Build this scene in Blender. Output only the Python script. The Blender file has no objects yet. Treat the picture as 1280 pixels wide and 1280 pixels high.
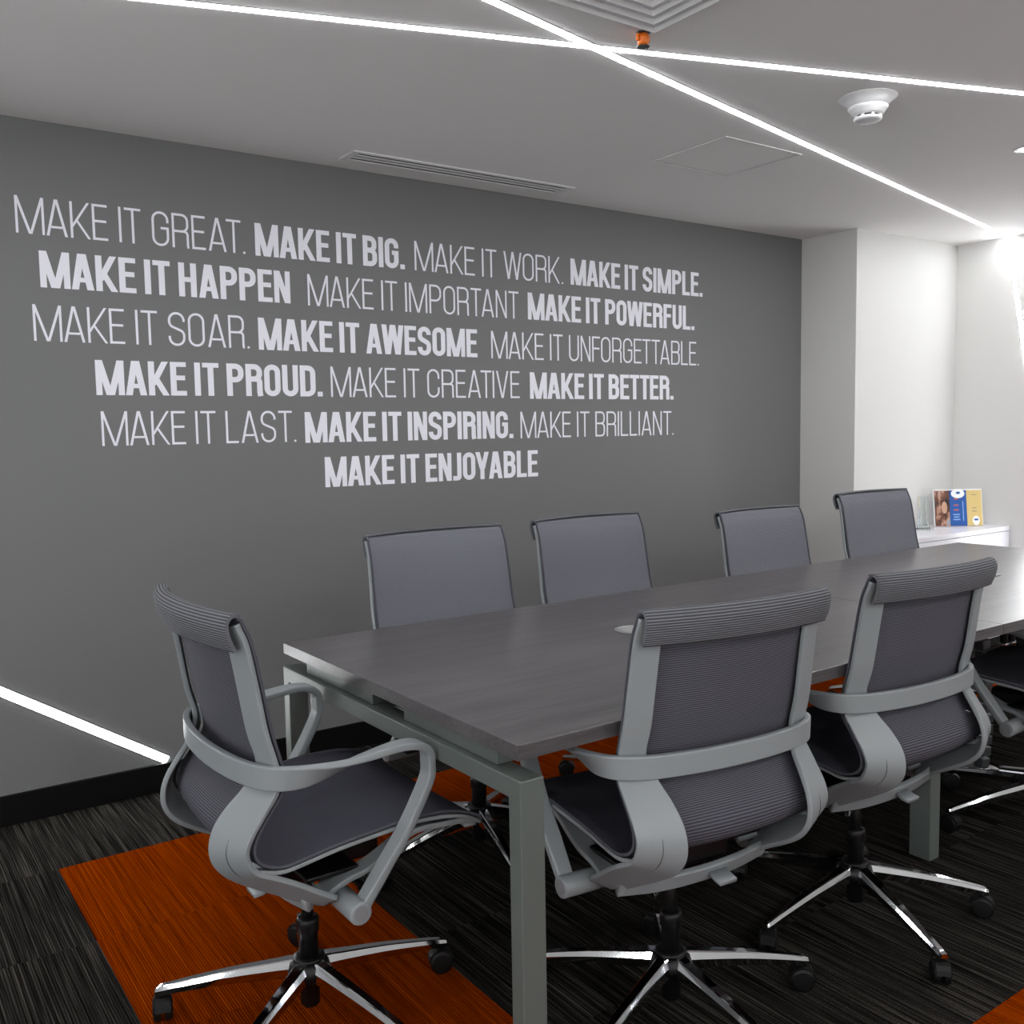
import bpy, bmesh, math, random
from mathutils import Vector, Matrix
random.seed(4)
PI = math.pi
scene = bpy.context.scene
COL = scene.collection

# ------------------------------------------------------------------ camera
cam_data = bpy.data.cameras.new('camera')
cam_data.sensor_width = 36.0
cam_data.lens = 1200.9 / 1280 * 36.0
cam_data.clip_start = 0.05
cam = bpy.data.objects.new('camera', cam_data)
COL.objects.link(cam)
_F = Vector((0.57572506, 0.81320261, -0.08510097))
_R = Vector((0.81519267, -0.57893432, -0.0172037))
_U = Vector((0.06325797, 0.05946909, 0.9962238))
cam.matrix_world = Matrix(((_R.x, _U.x, -_F.x, 0), (_R.y, _U.y, -_F.y, 0), (_R.z, _U.z, -_F.z, 1.2564), (0, 0, 0, 1)))
scene.camera = cam

# ------------------------------------------------------------------ world, exposure
world = bpy.data.worlds.new('world')
scene.world = world
world.use_nodes = True
world.node_tree.nodes['Background'].inputs[0].default_value = (0.75, 0.85, 1.0, 1)
world.node_tree.nodes['Background'].inputs[1].default_value = 0.3
scene.view_settings.view_transform = 'Standard'
scene.view_settings.look = 'None'
scene.view_settings.gamma = 1
scene.view_settings.exposure = 1.05
scene.view_settings.use_curve_mapping = False
scene.cycles.use_denoising = True
scene.cycles.max_bounces = 8
scene.cycles.diffuse_bounces = 5
scene.cycles.sample_clamp_indirect = 4
scene.cycles.caustics_reflective = False
scene.cycles.caustics_refractive = False

ZC = 2.2654      # ceiling height
YW = 3.4412      # grey wall
STRIP_POWER = 20.0
# recessed downlights: (x, y, watts); the first is seen at the right edge, the others are added as fill
DOWNLIGHTS = [(3.70, 1.87, 3.5), (4.75, 1.0, 1.5), (3.7, 0.3, 3), (2.2, -0.9, 8), (4.6, -0.8, 3), (0.4, -1.1, 8), (-1.6, -0.6, 5)]

# ------------------------------------------------------------------ materials
def mat(name, color, rough=0.5, metal=0.0, spec=0.5, build=None, **kw):
    m = bpy.data.materials.new(name); m.use_nodes = True
    nt = m.node_tree; b = nt.nodes['Principled BSDF']
    b.inputs['Base Color'].default_value = (*color, 1)
    b.inputs['Roughness'].default_value = rough
    b.inputs['Metallic'].default_value = metal
    b.inputs['Specular IOR Level'].default_value = spec
    for k, v in kw.items(): b.inputs[k].default_value = v
    if build: build(nt, b)
    return m

def node(nt, typ, **props):
    n = nt.nodes.new(typ)
    for k, v in props.items(): setattr(n, k, v)
    return n

def noise(nt, vec, scale, detail=3, rough=0.5):
    n = node(nt, 'ShaderNodeTexNoise'); n.inputs['Scale'].default_value = scale
    n.inputs['Detail'].default_value = detail; n.inputs['Roughness'].default_value = rough
    if vec is not None: nt.links.new(vec, n.inputs['Vector'])
    return n.outputs['Fac']

def ramp(nt, fac, stops):
    r = node(nt, 'ShaderNodeValToRGB'); e = r.color_ramp.elements
    while len(e) < len(stops): e.new(0.5)
    for i, (p, c) in enumerate(stops):
        e[i].position = p; e[i].color = (*c, 1) if len(c) == 3 else c
    nt.links.new(fac, r.inputs['Fac']); return r.outputs['Color']

def mapping(nt, src, scale=(1, 1, 1), rot=(0, 0, 0), loc=(0, 0, 0)):
    m = node(nt, 'ShaderNodeMapping'); m.inputs['Scale'].default_value = scale
    m.inputs['Rotation'].default_value = rot; m.inputs['Location'].default_value = loc
    nt.links.new(src, m.inputs['Vector']); return m.outputs['Vector']

def bump(nt, b, height, strength, dist=0.001):
    n = node(nt, 'ShaderNodeBump'); n.inputs['Strength'].default_value = strength
    n.inputs['Distance'].default_value = dist
    nt.links.new(height, n.inputs['Height']); nt.links.new(n.outputs['Normal'], b.inputs['Normal'])

def math_n(nt, op, a, b=None):
    n = node(nt, 'ShaderNodeMath', operation=op)
    for i, v in enumerate((a, b)):
        if v is None: continue
        if isinstance(v, (int, float)): n.inputs[i].default_value = v
        else: nt.links.new(v, n.inputs[i])
    return n.outputs[0]

def mixc(nt, fac, a, b, blend='MIX'):
    n = node(nt, 'ShaderNodeMix', data_type='RGBA', blend_type=blend)
    for i, v in ((0, fac), (6, a), (7, b)):
        if isinstance(v, (int, float)): n.inputs[i].default_value = v
        elif isinstance(v, tuple): n.inputs[i].default_value = (*v, 1)
        else: nt.links.new(v, n.inputs[i])
    return n.outputs[2]

def coords(nt, kind='Object'):
    return node(nt, 'ShaderNodeTexCoord').outputs[kind]

def paint_build(strength):
    def f(nt, b):
        v = coords(nt)
        bump(nt, b, noise(nt, v, 260, 2), strength, 0.0006)
    return f

M = {}
M['wall_white'] = mat('white_wall_paint', (0.74, 0.735, 0.72), 0.7, build=paint_build(0.12))
M['pillar'] = mat('off_white_wall_paint', (0.67, 0.667, 0.655), 0.7, build=paint_build(0.12))
M['wall_grey'] = mat('grey_wall_paint', (0.158, 0.160, 0.161), 0.55, build=paint_build(0.2))
M['ceiling'] = mat('ceiling_paint', (0.88, 0.865, 0.855), 0.8, build=paint_build(0.08))
M['black_base'] = mat('black_baseboard_paint', (0.002, 0.002, 0.002), 0.6, spec=0.15)
M['vinyl'] = mat('pale_vinyl_lettering', (0.86, 0.86, 0.94), 0.45)
M['plastic'] = mat('grey_chair_plastic', (0.225, 0.243, 0.255), 0.42, build=paint_build(0.1))
M['black_plastic'] = mat('black_plastic', (0.003, 0.003, 0.0035), 0.4, spec=0.3)
M['rubber'] = mat('black_rubber', (0.003, 0.003, 0.003), 0.5, spec=0.25)
M['chrome'] = mat('polished_aluminium', (0.58, 0.59, 0.61), 0.06, 1.0)
M['frame_metal'] = mat('grey_green_powder_coat', (0.125, 0.143, 0.133), 0.42, 0.25, build=paint_build(0.2))
M['white_metal'] = mat('white_enamel', (0.70, 0.70, 0.71), 0.4)
M['grille'] = mat('light_grey_grille', (0.78, 0.78, 0.78), 0.5)
M['dark_slot'] = mat('dark_slot', (0.012, 0.012, 0.013), 0.6)
M['profile'] = mat('dark_aluminium_profile', (0.12, 0.13, 0.14), 0.4, 0.6)
M['orange_cap'] = mat('orange_plastic', (0.95, 0.20, 0.01), 0.4)
M['laminate_white'] = mat('white_gloss_laminate', (0.80, 0.80, 0.86), 0.25)
M['ring_grey'] = mat('grey_grommet_plastic', (0.20, 0.20, 0.21), 0.35)
M['lid_grey'] = mat('pale_grey_plastic', (0.30, 0.29, 0.29), 0.35)
M['subfloor'] = mat('dark_subfloor', (0.01, 0.01, 0.01), 0.9)

def emis(name, color, strength):
    m = bpy.data.materials.new(name); m.use_nodes = True
    nt = m.node_tree; b = nt.nodes['Principled BSDF']
    b.inputs['Base Color'].default_value = (0.8, 0.8, 0.8, 1)
    b.inputs['Emission Color'].default_value = (*color, 1)
    b.inputs['Emission Strength'].default_value = strength
    return m
M['led'] = emis('led_diffuser', (0.97, 0.985, 1.0), STRIP_POWER)
M['lamp'] = emis('lamp_diffuser', (1.0, 0.99, 0.97), 8)

def glass_build(tint):
    def f(nt, b): b.inputs['Transmission Weight'].default_value = 1.0; b.inputs['IOR'].default_value = 1.3
    return f
M['acrylic'] = mat('clear_acrylic', (0.90, 0.97, 0.95), 0.05, build=glass_build(0))

def wood_build(nt, b):
    v = coords(nt)
    fine = noise(nt, mapping(nt, v, (5, 180, 180)), 1.0, 4, 0.6)
    mid = noise(nt, mapping(nt, v, (1.5, 30, 30)), 1.0, 3, 0.55)
    f = math_n(nt, 'ADD', math_n(nt, 'MULTIPLY', fine, 0.65), math_n(nt, 'MULTIPLY', mid, 0.35))
    c = ramp(nt, f, [(0.30, (0.038, 0.033, 0.035)), (0.50, (0.080, 0.073, 0.076)), (0.70, (0.125, 0.115, 0.118))])
    nt.links.new(c, b.inputs['Base Color'])
    bump(nt, b, fine, 0.35, 0.0004)
M['wood'] = mat('dark_ash_laminate', (0.08, 0.07, 0.07), 0.30, build=wood_build)

def carpet_build(lo, mid_, hi, vary):
    def f(nt, b):
        v = coords(nt)
        rnd = node(nt, 'ShaderNodeObjectInfo').outputs['Random']
        off = node(nt, 'ShaderNodeCombineXYZ'); nt.links.new(math_n(nt, 'MULTIPLY', rnd, 37.0), off.inputs[0])
        add = node(nt, 'ShaderNodeVectorMath', operation='ADD'); nt.links.new(v, add.inputs[0]); nt.links.new(off.outputs[0], add.inputs[1])
        vv = add.outputs[0]
        lines = noise(nt, mapping(nt, vv, (150, 2.2, 1)), 1.0, 2, 0.6)
        broad = noise(nt, mapping(nt, vv, (14, 0.8, 1)), 1.0, 2, 0.5)
        grain = noise(nt, vv, 420, 2, 0.7)
        rows = node(nt, 'ShaderNodeTexWave'); rows.bands_direction = 'X'
        rows.inputs['Scale'].default_value = 50; rows.inputs['Distortion'].default_value = 0.4
        nt.links.new(vv, rows.inputs['Vector'])
        t = math_n(nt, 'ADD', math_n(nt, 'MULTIPLY', lines, 0.6), math_n(nt, 'MULTIPLY', grain, 0.4))
        c = ramp(nt, t, [(0.36, lo), (0.50, mid_), (0.64, hi)])
        c = mixc(nt, math_n(nt, 'MULTIPLY', math_n(nt, 'SUBTRACT', 1.0, rows.outputs['Fac']), 0.7), c, lo)
        br = math_n(nt, 'ADD', 1.0 - vary * 0.5, math_n(nt, 'MULTIPLY', broad, vary))
        br = math_n(nt, 'MULTIPLY', br, math_n(nt, 'ADD', 0.86, math_n(nt, 'MULTIPLY', rnd, 0.28)))
        mul = node(nt, 'ShaderNodeVectorMath', operation='SCALE'); nt.links.new(c, mul.inputs[0]); nt.links.new(br, mul.inputs['Scale'])
        nt.links.new(mul.outputs[0], b.inputs['Base Color'])
        h = math_n(nt, 'ADD', math_n(nt, 'MULTIPLY', rows.outputs['Fac'], 0.7), grain)
        bump(nt, b, h, 0.8, 0.002)
    return f
M['carpet_grey'] = mat('charcoal_carpet', (0.03, 0.03, 0.03), 0.95, spec=0.0, build=carpet_build((0.0024, 0.0022, 0.002), (0.021, 0.019, 0.0172), (0.095, 0.086, 0.077), 0.8))
M['carpet_orange'] = mat('orange_carpet', (0.5, 0.1, 0.01), 0.95, spec=0.0, build=carpet_build((0.10, 0.012, 0.0002), (0.24, 0.030, 0.0003), (0.36, 0.060, 0.0005), 0.5))

def fabric_build(pitch, ribs, lo, hi, transp):
    def f(nt, b):
        uv = coords(nt, 'UV')
        sep = node(nt, 'ShaderNodeSeparateXYZ'); nt.links.new(uv, sep.inputs[0])
        w = math_n(nt, 'SINE', math_n(nt, 'MULTIPLY', sep.outputs[1], 2 * PI / pitch))
        w = math_n(nt, 'ADD', math_n(nt, 'MULTIPLY', w, 0.5), 0.5)
        g = noise(nt, mapping(nt, uv, (500, 900, 1)), 1.0, 2, 0.7)
        t = math_n(nt, 'ADD', math_n(nt, 'MULTIPLY', w, ribs), math_n(nt, 'MULTIPLY', g, 1 - ribs))
        c = ramp(nt, t, [(0.15, lo), (0.85, hi)])
        nt.links.new(c, b.inputs['Base Color'])
        bump(nt, b, t, 0.7, 0.0022)
        if transp:
            out = nt.nodes['Material Output']
            tr = node(nt, 'ShaderNodeBsdfTransparent'); mx = node(nt, 'ShaderNodeMixShader')
            mx.inputs[0].default_value = transp
            nt.links.new(b.outputs[0], mx.inputs[1]); nt.links.new(tr.outputs[0], mx.inputs[2])
            nt.links.new(mx.outputs[0], out.inputs['Surface'])
    return f
M['mesh_rear_shaded'] = mat('slate_mesh_fabric_shaded', (0.1, 0.1, 0.12), 0.8, spec=0.2, build=fabric_build(0.0045, 0.6, (0.034, 0.033, 0.041), (0.135, 0.135, 0.165), 0.07))  # rear layer of the sling, shade inside the mesh put into a darker colour
M['mesh_front_lit'] = mat('slate_mesh_fabric_lit', (0.1, 0.1, 0.12), 0.8, spec=0.25, build=fabric_build(0.0042, 0.35, (0.105, 0.108, 0.128), (0.215, 0.22, 0.255), 0.07))  # same mesh on the sitter's side, lighter colour for the light on it
M['mesh_roll'] = mat('slate_ribbed_fabric', (0.1, 0.1, 0.12), 0.8, spec=0.2, build=fabric_build(0.0045, 0.75, (0.045, 0.045, 0.052), (0.190, 0.195, 0.215), 0))
M['mesh_seat'] = mat('slate_seat_fabric', (0.1, 0.1, 0.12), 0.85, spec=0.15, build=fabric_build(0.0035, 0.35, (0.034, 0.034, 0.044), (0.085, 0.086, 0.112), 0))
M['piping'] = mat('dark_fabric_piping', (0.07, 0.07, 0.085), 0.85, spec=0.2)

# ------------------------------------------------------------------ helpers
def link(name, me, m, parent=None, smooth=False):
    if isinstance(me, bmesh.types.BMesh):
        bm = me; me = bpy.data.meshes.new(name)
        bmesh.ops.recalc_face_normals(bm, faces=bm.faces); bm.to_mesh(me); bm.free()
    if m is not None and not me.materials: me.materials.append(m)
    if smooth:
        for p in me.polygons: p.use_smooth = True
    o = bpy.data.objects.new(name, me); COL.objects.link(o)
    if parent: o.parent = parent
    return o

def empty(name, loc=(0, 0, 0), rz=0):
    o = bpy.data.objects.new(name, None); COL.objects.link(o)
    o.location = loc; o.rotation_euler = (0, 0, rz); o.empty_display_size = 0.1
    return o

def tag(o, label=None, cat=None, group=None, kind=None):
    if label: o['label'] = label
    if cat: o['category'] = cat
    if group: o['group'] = group
    if kind: o['kind'] = kind
    return o

def add_box(bm, x0, x1, y0, y1, z0, z1, bev=0.0, seg=2):
    vs = [bm.verts.new((x, y, z)) for x in (x0, x1) for y in (y0, y1) for z in (z0, z1)]
    fs = [(0, 1, 3, 2), (4, 6, 7, 5), (0, 4, 5, 1), (2, 3, 7, 6), (0, 2, 6, 4), (1, 5, 7, 3)]
    faces = [bm.faces.new([vs[i] for i in f]) for f in fs]
    bmesh.ops.recalc_face_normals(bm, faces=faces)
    if bev:
        edges = list({e for f in faces for e in f.edges})
        bmesh.ops.bevel(bm, geom=edges, offset=bev, segments=seg, affect='EDGES', profile=0.5)

def box(name, dims, m, parent=None, bev=0.0):
    bm = bmesh.new(); add_box(bm, *dims, bev=bev); return link(name, bm, m, parent)

def struct(name, dims, m, bev=0.0):
    return tag(box(name, dims, m, None, bev), kind='structure')

def catmull(pts, n):
    """pts: list of equal-length tuples; returns a smooth resampling"""
    out = []
    P = [pts[0]] + list(pts) + [pts[-1]]
    for i in range(1, len(P) - 2):
        p0, p1, p2, p3 = P[i - 1:i + 3]
        for k in range(n):
            t = k / n
            out.append(tuple(0.5 * (2 * b + (c - a) * t + (2 * a - 5 * b + 4 * c - d) * t * t + (3 * b - a - 3 * c + d) * t ** 3)
                             for a, b, c, d in zip(p0, p1, p2, p3)))
    out.append(tuple(pts[-1])); return out

def add_loft(bm, rings, closed_ring=True, caps=True):
    rows = [[bm.verts.new(p) for p in r] for r in rings]
    n = len(rows[0])
    for a, b in zip(rows, rows[1:]):
        for i in range(n if closed_ring else n - 1):
            j = (i + 1) % n
            bm.faces.new((a[i], a[j], b[j], b[i]))
    if caps and closed_ring:
        bm.faces.new(rows[0][::-1]); bm.faces.new(rows[-1])
    return rows

def section(c, w, n, hw, ht, k=16, p=4.0):
    """ring of a bar with crisp but rounded corners, wide axis w, thin axis n"""
    r = min(hw, ht) * 0.38; out = []
    for sx, sy, a0 in ((1, 1, 0), (-1, 1, 90), (-1, -1, 180), (1, -1, 270)):
        cx, cy = sx * (hw - r), sy * (ht - r); arc = []
        for a in (0, 45, 90):
            t = math.radians(a0 + a); arc.append((cx + r * math.cos(t), cy + r * math.sin(t)))
        if a0 in (0, 180): arc.append((cx - sx * r * .5, sy * ht))
        else: arc.insert(0, (cx - sx * r * .5, sy * ht))
        out += arc
    return [c + w * a + n * b for a, b in out]

def ribbon(bm, A, B, th, k=16, p=5.0):
    """strip between the edge lines A and B with thickness th"""
    N = len(A); rings = []
    for i in range(N):
        a, b = Vector(A[i]), Vector(B[i]); c = (a + b) / 2
        t = (Vector(A[min(i + 1, N - 1)]) + Vector(B[min(i + 1, N - 1)]) - Vector(A[max(i - 1, 0)]) - Vector(B[max(i - 1, 0)])).normalized()
        w = (b - a); hw = w.length / 2; w.normalize()
        n = t.cross(w).normalized()
        rings.append(section(c, w, n, hw, th / 2, k, p))
    add_loft(bm, rings)

def add_tube(bm, pts, r, k=8):
    pts = [Vector(p) for p in pts]; rings = []; ref = None
    rr = r if isinstance(r, (list, tuple)) else [r] * len(pts)
    for i, c in enumerate(pts):
        t = (pts[min(i + 1, len(pts) - 1)] - pts[max(i - 1, 0)]).normalized()
        if ref is None:
            ref = t.orthogonal().normalized()
        ref = (ref - t * ref.dot(t)).normalized()
        b = t.cross(ref)
        rings.append([c + (ref * math.cos(2 * PI * j / k) + b * math.sin(2 * PI * j / k)) * rr[i] for j in range(k)])
    add_loft(bm, rings)

def add_lathe(bm, prof, k=32, center=(0, 0, 0), axis='z'):
    """prof: (radius, height) list; closed at both ends"""
    rings = []
    for r, z in prof:
        ring = []
        for j in range(k):
            a = 2 * PI * j / k; p = (r * math.cos(a), r * math.sin(a), z)
            if axis == 'x': p = (z, r * math.cos(a), r * math.sin(a))
            ring.append(Vector(p) + Vector(center))
        rings.append(ring)
    add_loft(bm, rings)

def copy_tree(o, parent=None):
    c = o.copy(); COL.objects.link(c)
    if parent: c.parent = parent
    for ch in list(o.children): copy_tree(ch, c)
    return c

# ------------------------------------------------------------------ the room
XL, XR, YR = -3.0, 5.356, -2.2
floor = struct('floor', (XL - .1, XR + .1, YR - .1, YW + .1, -0.12, -0.006), M['subfloor'])
struct('ceiling', (XL - .1, XR + .1, YR - .1, YW + .1, ZC, ZC + 0.12), M['ceiling'])
struct('wall_left', (XL - .1, XR + .1, YW, YW + 0.1, -0.006, ZC), M['wall_grey'])
struct('wall_far', (XR, XR + 0.1, YR, YW, -0.006, ZC), M['wall_white'])
struct('wall_right', (XL, XR, YR - 0.1, YR, -0.006, ZC), M['wall_white'])
struct('wall_near', (XL - 0.1, XL, YR, YW, -0.006, ZC), M['wall_white'])
struct('wall_corner', (4.409, XR, 3.094, YW, -0.006, ZC), M['pillar'])
struct('baseboard_left', (XL, 4.409, YW - 0.012, YW, 0.0, 0.10), M['black_base'], 0.002)
struct('baseboard_corner', (4.397, 4.409, 3.094, YW - 0.012, 0.0, 0.10), M['black_base'], 0.002)
struct('baseboard_far', (XR - 0.012, XR, YR, 2.70, 0.0, 0.10), M['black_base'], 0.002)

# carpet tiles: orange border ring around charcoal ones
xs = [-3.03, -2.53, -2.03, -1.53, -1.03, -0.53, -0.03, 0.47, 0.97, 1.12, 1.62, 2.12, 2.62, 3.12, 3.62, 4.12, 4.62, 5.12, 5.356]
ys = [3.441] + [2.99 - 0.4935 * k for k in range(11)]
tile_cache = {}
for i in range(len(xs) - 1):
    for j in range(len(ys) - 1):
        x0, x1, y1, y0 = xs[i], xs[i + 1], ys[j], ys[j + 1]
        ring = (x0 > 0.46 and x1 < 4.63 and y1 < 3.0 and y0 > 0.5) and (x1 < 1.13 or x0 > 4.1 or y0 > 2.4 or y1 < 1.1)
        key = (round(x1 - x0, 3), round(y1 - y0, 3), ring)
        if key not in tile_cache:
            hx, hy = (x1 - x0) / 2, (y1 - y0) / 2
            bm = bmesh.new(); add_box(bm, -hx + .0006, hx - .0006, -hy + .0006, hy - .0006, -0.006, 0)
            o = link('carpet_tile', bm, M['carpet_orange' if ring else 'carpet_grey'], floor)
            tile_cache[key] = o.data
        else:
            o = link('carpet_tile', tile_cache[key], None, floor)
        o.location = ((x0 + x1) / 2, (y0 + y1) / 2, 0)

# ------------------------------------------------------------------ LED lines
def led_line(a, b, nrm, label, width=0.022, joints=(), start=0.0):
    """a,b points on a surface whose inward normal is nrm"""
    a, b, nrm = Vector(a), Vector(b), Vector(nrm)
    t = (b - a).normalized(); s = t.cross(nrm).normalized()
    root = empty('led_line_light', a)
    tag(root, label, 'ceiling light' if abs(nrm.z) > .5 else 'wall light', 'recessed LED line lights')
    L = (b - a).length
    def slab(name, l0, l1, s0, s1, n0, n1, m):
        bm = bmesh.new()
        vs = [bm.verts.new(t * l + s * q + nrm * n) for l in (l0, l1) for q in (s0, s1) for n in (n0, n1)]
        for f in [(0, 1, 3, 2), (4, 6, 7, 5), (0, 4, 5, 1), (2, 3, 7, 6), (0, 2, 6, 4), (1, 5, 7, 3)]: bm.faces.new([vs[i] for i in f])
        return link(name, bm, m, root)
    h = width / 2
    slab('profile_edge', 0, L, -h - .003, -h, -0.0005, 0.0012, M['profile'])
    slab('profile_edge', 0, L, h, h + .003, -0.0005, 0.0012, M['profile'])
    cuts = [0] + [j for j in joints] + [L]
    for c0, c1 in zip(cuts, cuts[1:]):
        slab('diffuser', c0 + .003, c1 - .003, -h, h, -0.0005, 0.0024, M['led'])
    return root

crossd = Vector((5.353 - 1.698, 2.797 - 2.015, 0)).normalized()
dn = (0, 0, -1)
far_end = (5.354, 2.800, ZC)
led_line((1.698 - crossd.x * 3.6, 2.015 - crossd.y * 3.6, ZC), far_end, dn, 'LED line in the ceiling running from above the camera down to the bright far corner', joints=(3.6,))
l1 = Vector((3.08 - 0.694, 1.573 - 2.359, 0)).normalized()
a1 = Vector((0.694, 2.359, 0)) + l1 * (-3.25)
led_line((a1.x, a1.y, ZC), (0.694 + l1.x * 4.45, 2.359 + l1.y * 4.45, ZC), dn, 'LED line crossing the ceiling from left to right above the lettering wall',
         joints=(4.06, 4.28, 4.49, 5.06, 5.5))
# its continuation down the grey wall (ends on the black baseboard)
led_line((a1.x + 0.05, YW, ZC - 0.004), (0.915, YW, 0.105), (0, -1, 0), 'LED line slanting down the grey wall to the baseboard at the left', joints=(1.6, 3.2), width=0.027)
# continuation of the other line down the end wall
led_line((XR, 2.800, ZC - 0.004), (XR, 2.44, 0.10), (-1, 0, 0), 'LED line falling down the white end wall from the bright corner', joints=(1.2,))
# unseen LED lines added as fill light, behind and left of the camera
led_line((-2.0, -1.9, ZC), (5.0, -0.35, ZC), dn, 'added fill LED line in the ceiling behind the camera', joints=(2.4, 4.8))
led_line((3.9, YR, ZC - .01), (1.2, YR, 0.12), (0, 1, 0), 'added fill LED line slanting down the white wall behind the camera', width=0.036)
led_line((0.8, YR, ZC - .01), (-1.6, YR, 0.12), (0, 1, 0), 'second added fill LED line slanting down the white wall behind the camera', width=0.036)
led_line((XL, -1.2, ZC - .01), (XL, 1.6, 0.12), (1, 0, 0), 'added fill LED line slanting down the wall left of the camera', width=0.135)

# ------------------------------------------------------------------ downlights
def downlight_mesh():
    bm = bmesh.new()
    add_lathe(bm, [(0.046, 0.0), (0.052, 0.0), (0.052, -0.004), (0.047, -0.006), (0.036, -0.005), (0.034, 0.0)], 40)
    me = bpy.data.meshes.new('trim_ring'); bmesh.ops.recalc_face_normals(bm, faces=bm.faces); bm.to_mesh(me); bm.free(); me.materials.append(M['white_metal'])
    return me
DLM = downlight_mesh(); lens_me = None
for i, (x, y, p) in enumerate(DOWNLIGHTS):
    r = empty('downlight', (x, y, ZC))
    tag(r, 'small round downlight at the right edge of the ceiling' if i == 0 else 'added round fill downlight in the ceiling outside the frame, ' + ('', 'by the far wall', 'right of the table', 'behind the camera', 'in the far right corner', 'behind the camera to the left', 'by the near wall')[i], 'downlight', 'round ceiling downlights')
    link('trim_ring', DLM, None, r)
    if lens_me is None:
        bm = bmesh.new(); add_lathe(bm, [(0.0335, 0.0), (0.0335, -0.002), (0.02, -0.0025), (0.002, -0.0025)], 32)
        lens = link('lens', bm, M['lamp'], r); lens_me = lens.data
    else: link('lens', lens_me, None, r)
    ld = bpy.data.lights.new('downlight_lamp', 'AREA'); ld.shape = 'DISK'; ld.size = 0.10; ld.energy = p; ld.color = (1, 0.985, 0.96)
    lo = bpy.data.objects.new('downlight_lamp', ld); COL.objects.link(lo); lo.parent = r; lo.location = (0, 0, -0.008)

# ------------------------------------------------------------------ ceiling fittings
# slot diffuser along the grey wall
vent = empty('slot_vent', (1.60, 3.20, ZC)); tag(vent, 'long narrow slot air vent in the ceiling above the grey wall', 'vent')
VL, VW = 1.02, 0.125
for d in ((0, VL, 0, .018), (0, VL, VW - .018, VW), (0, .03, .018, VW - .018), (VL - .03, VL, .018, VW - .018)):
    box('frame', (*d, -0.006, 0), M['grille'], vent, 0.0015)
box('backing', (.03, VL - .03, .018, VW - .018, -0.001, 0), M['dark_slot'], vent)
for k in range(2):
    y = .018 + (VW - .036) * (k + 1) / 3
    bm = bmesh.new(); add_box(bm, .03, VL - .03, -.0065, .0065, -.004, 0, bev=.001)
    o = link('blade', bm, M['grille'], vent); o.location = (0, y, -0.001)
# access panel
pan = empty('access_panel', (2.62, 2.37, ZC)); tag(pan, 'flush square access panel in the ceiling between the vent and the LED line', 'access panel')
PW, PH = 0.415, 0.37
bm = bmesh.new(); add_box(bm, .012, PW - .012, .012, PH - .012, -0.0012, 0); link('panel', bm, M['ceiling'], pan)
for d in ((0, PW, 0, .008), (0, PW, PH - .008, PH), (0, .008, .008, PH - .008), (PW - .008, PW, .008, PH - .008)):
    box('frame', (*d, -0.004, 0), M['grille'], pan, 0.001)
box('shadow_gap', (.008, PW - .008, .008, PH - .008, -0.0006, 0), M['dark_slot'], pan)

# square four-way air diffuser (corner visible)
dif = empty('air_diffuser', (1.18, 1.250, ZC)); tag(dif, 'square stepped air diffuser cut off by the top edge of the picture', 'air diffuser')
S = 0.60
def miter_ring(name, o0, z0, o1, z1, m, parent, th=0.0015):
    """square frustum band from inset o0 at height z0 to inset o1 at z1"""
    bm = bmesh.new()
    for dz in (0, th):
        a = [bm.verts.new(p) for p in ((o0, o0, z0 + dz), (S - o0, o0, z0 + dz), (S - o0, S - o0, z0 + dz), (o0, S - o0, z0 + dz))]
        b = [bm.verts.new(p) for p in ((o1, o1, z1 + dz), (S - o1, o1, z1 + dz), (S - o1, S - o1, z1 + dz), (o1, S - o1, z1 + dz))]
        for i in range(4): bm.faces.new((a[i], a[(i + 1) % 4], b[(i + 1) % 4], b[i]))
    return link(name, bm, m, parent)
miter_ring('frame', 0.0, -0.004, 0.02, -0.006, M['grille'], dif)
box('backing', (.02, S - .02, .02, S - .02, -0.001, 0), M['ring_grey'], dif)
for k in range(6):
    o0 = 0.024 + k * 0.036
    lv = miter_ring('louvre', o0, -0.0225, o0 + 0.004, -0.011, M['grille'], dif)
    miter_ring('louvre_lip', o0 + 0.004, -0.011, o0 + 0.035, -0.0215, M['white_metal'], lv)
box('centre_plate', (.245, S - .245, .245, S - .245, -0.024, -0.02), M['grille'], dif)

# smoke detector
sm = empty('smoke_detector', (2.70, 1.862, ZC)); tag(sm, 'round white smoke detector hanging below the ceiling', 'smoke detector')
bm = bmesh.new(); add_lathe(bm, [(0.084, 0.0), (0.087, -0.002), (0.085, -0.004), (0.074, -0.010), (0.064, -0.020), (0.058, -0.030)], 48); link('mounting_cone', bm, M['white_metal'], sm, True)
bm = bmesh.new(); add_lathe(bm, [(0.058, -0.029), (0.060, -0.032), (0.054, -0.040), (0.047, -0.050), (0.043, -0.055)], 48); link('body', bm, M['white_metal'], sm, True)
bm = bmesh.new(); add_lathe(bm, [(0.034, -0.054), (0.034, -0.064)], 40); link('sensor_gap', bm, M['dark_slot'], sm)
for k in range(8):
    a = 2 * PI * k / 8 + .2
    bm = bmesh.new(); add_box(bm, .035, .041, -.004, .004, -.063, -.054)
    o = link('rib', bm, M['white_metal'], sm); o.rotation_euler = (0, 0, a)
bm = bmesh.new(); add_lathe(bm, [(0.042, -0.062), (0.042, -0.067), (0.036, -0.072), (0.012, -0.074), (0.002, -0.074)], 40); link('bottom_cap', bm, M['white_metal'], sm, True)

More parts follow.
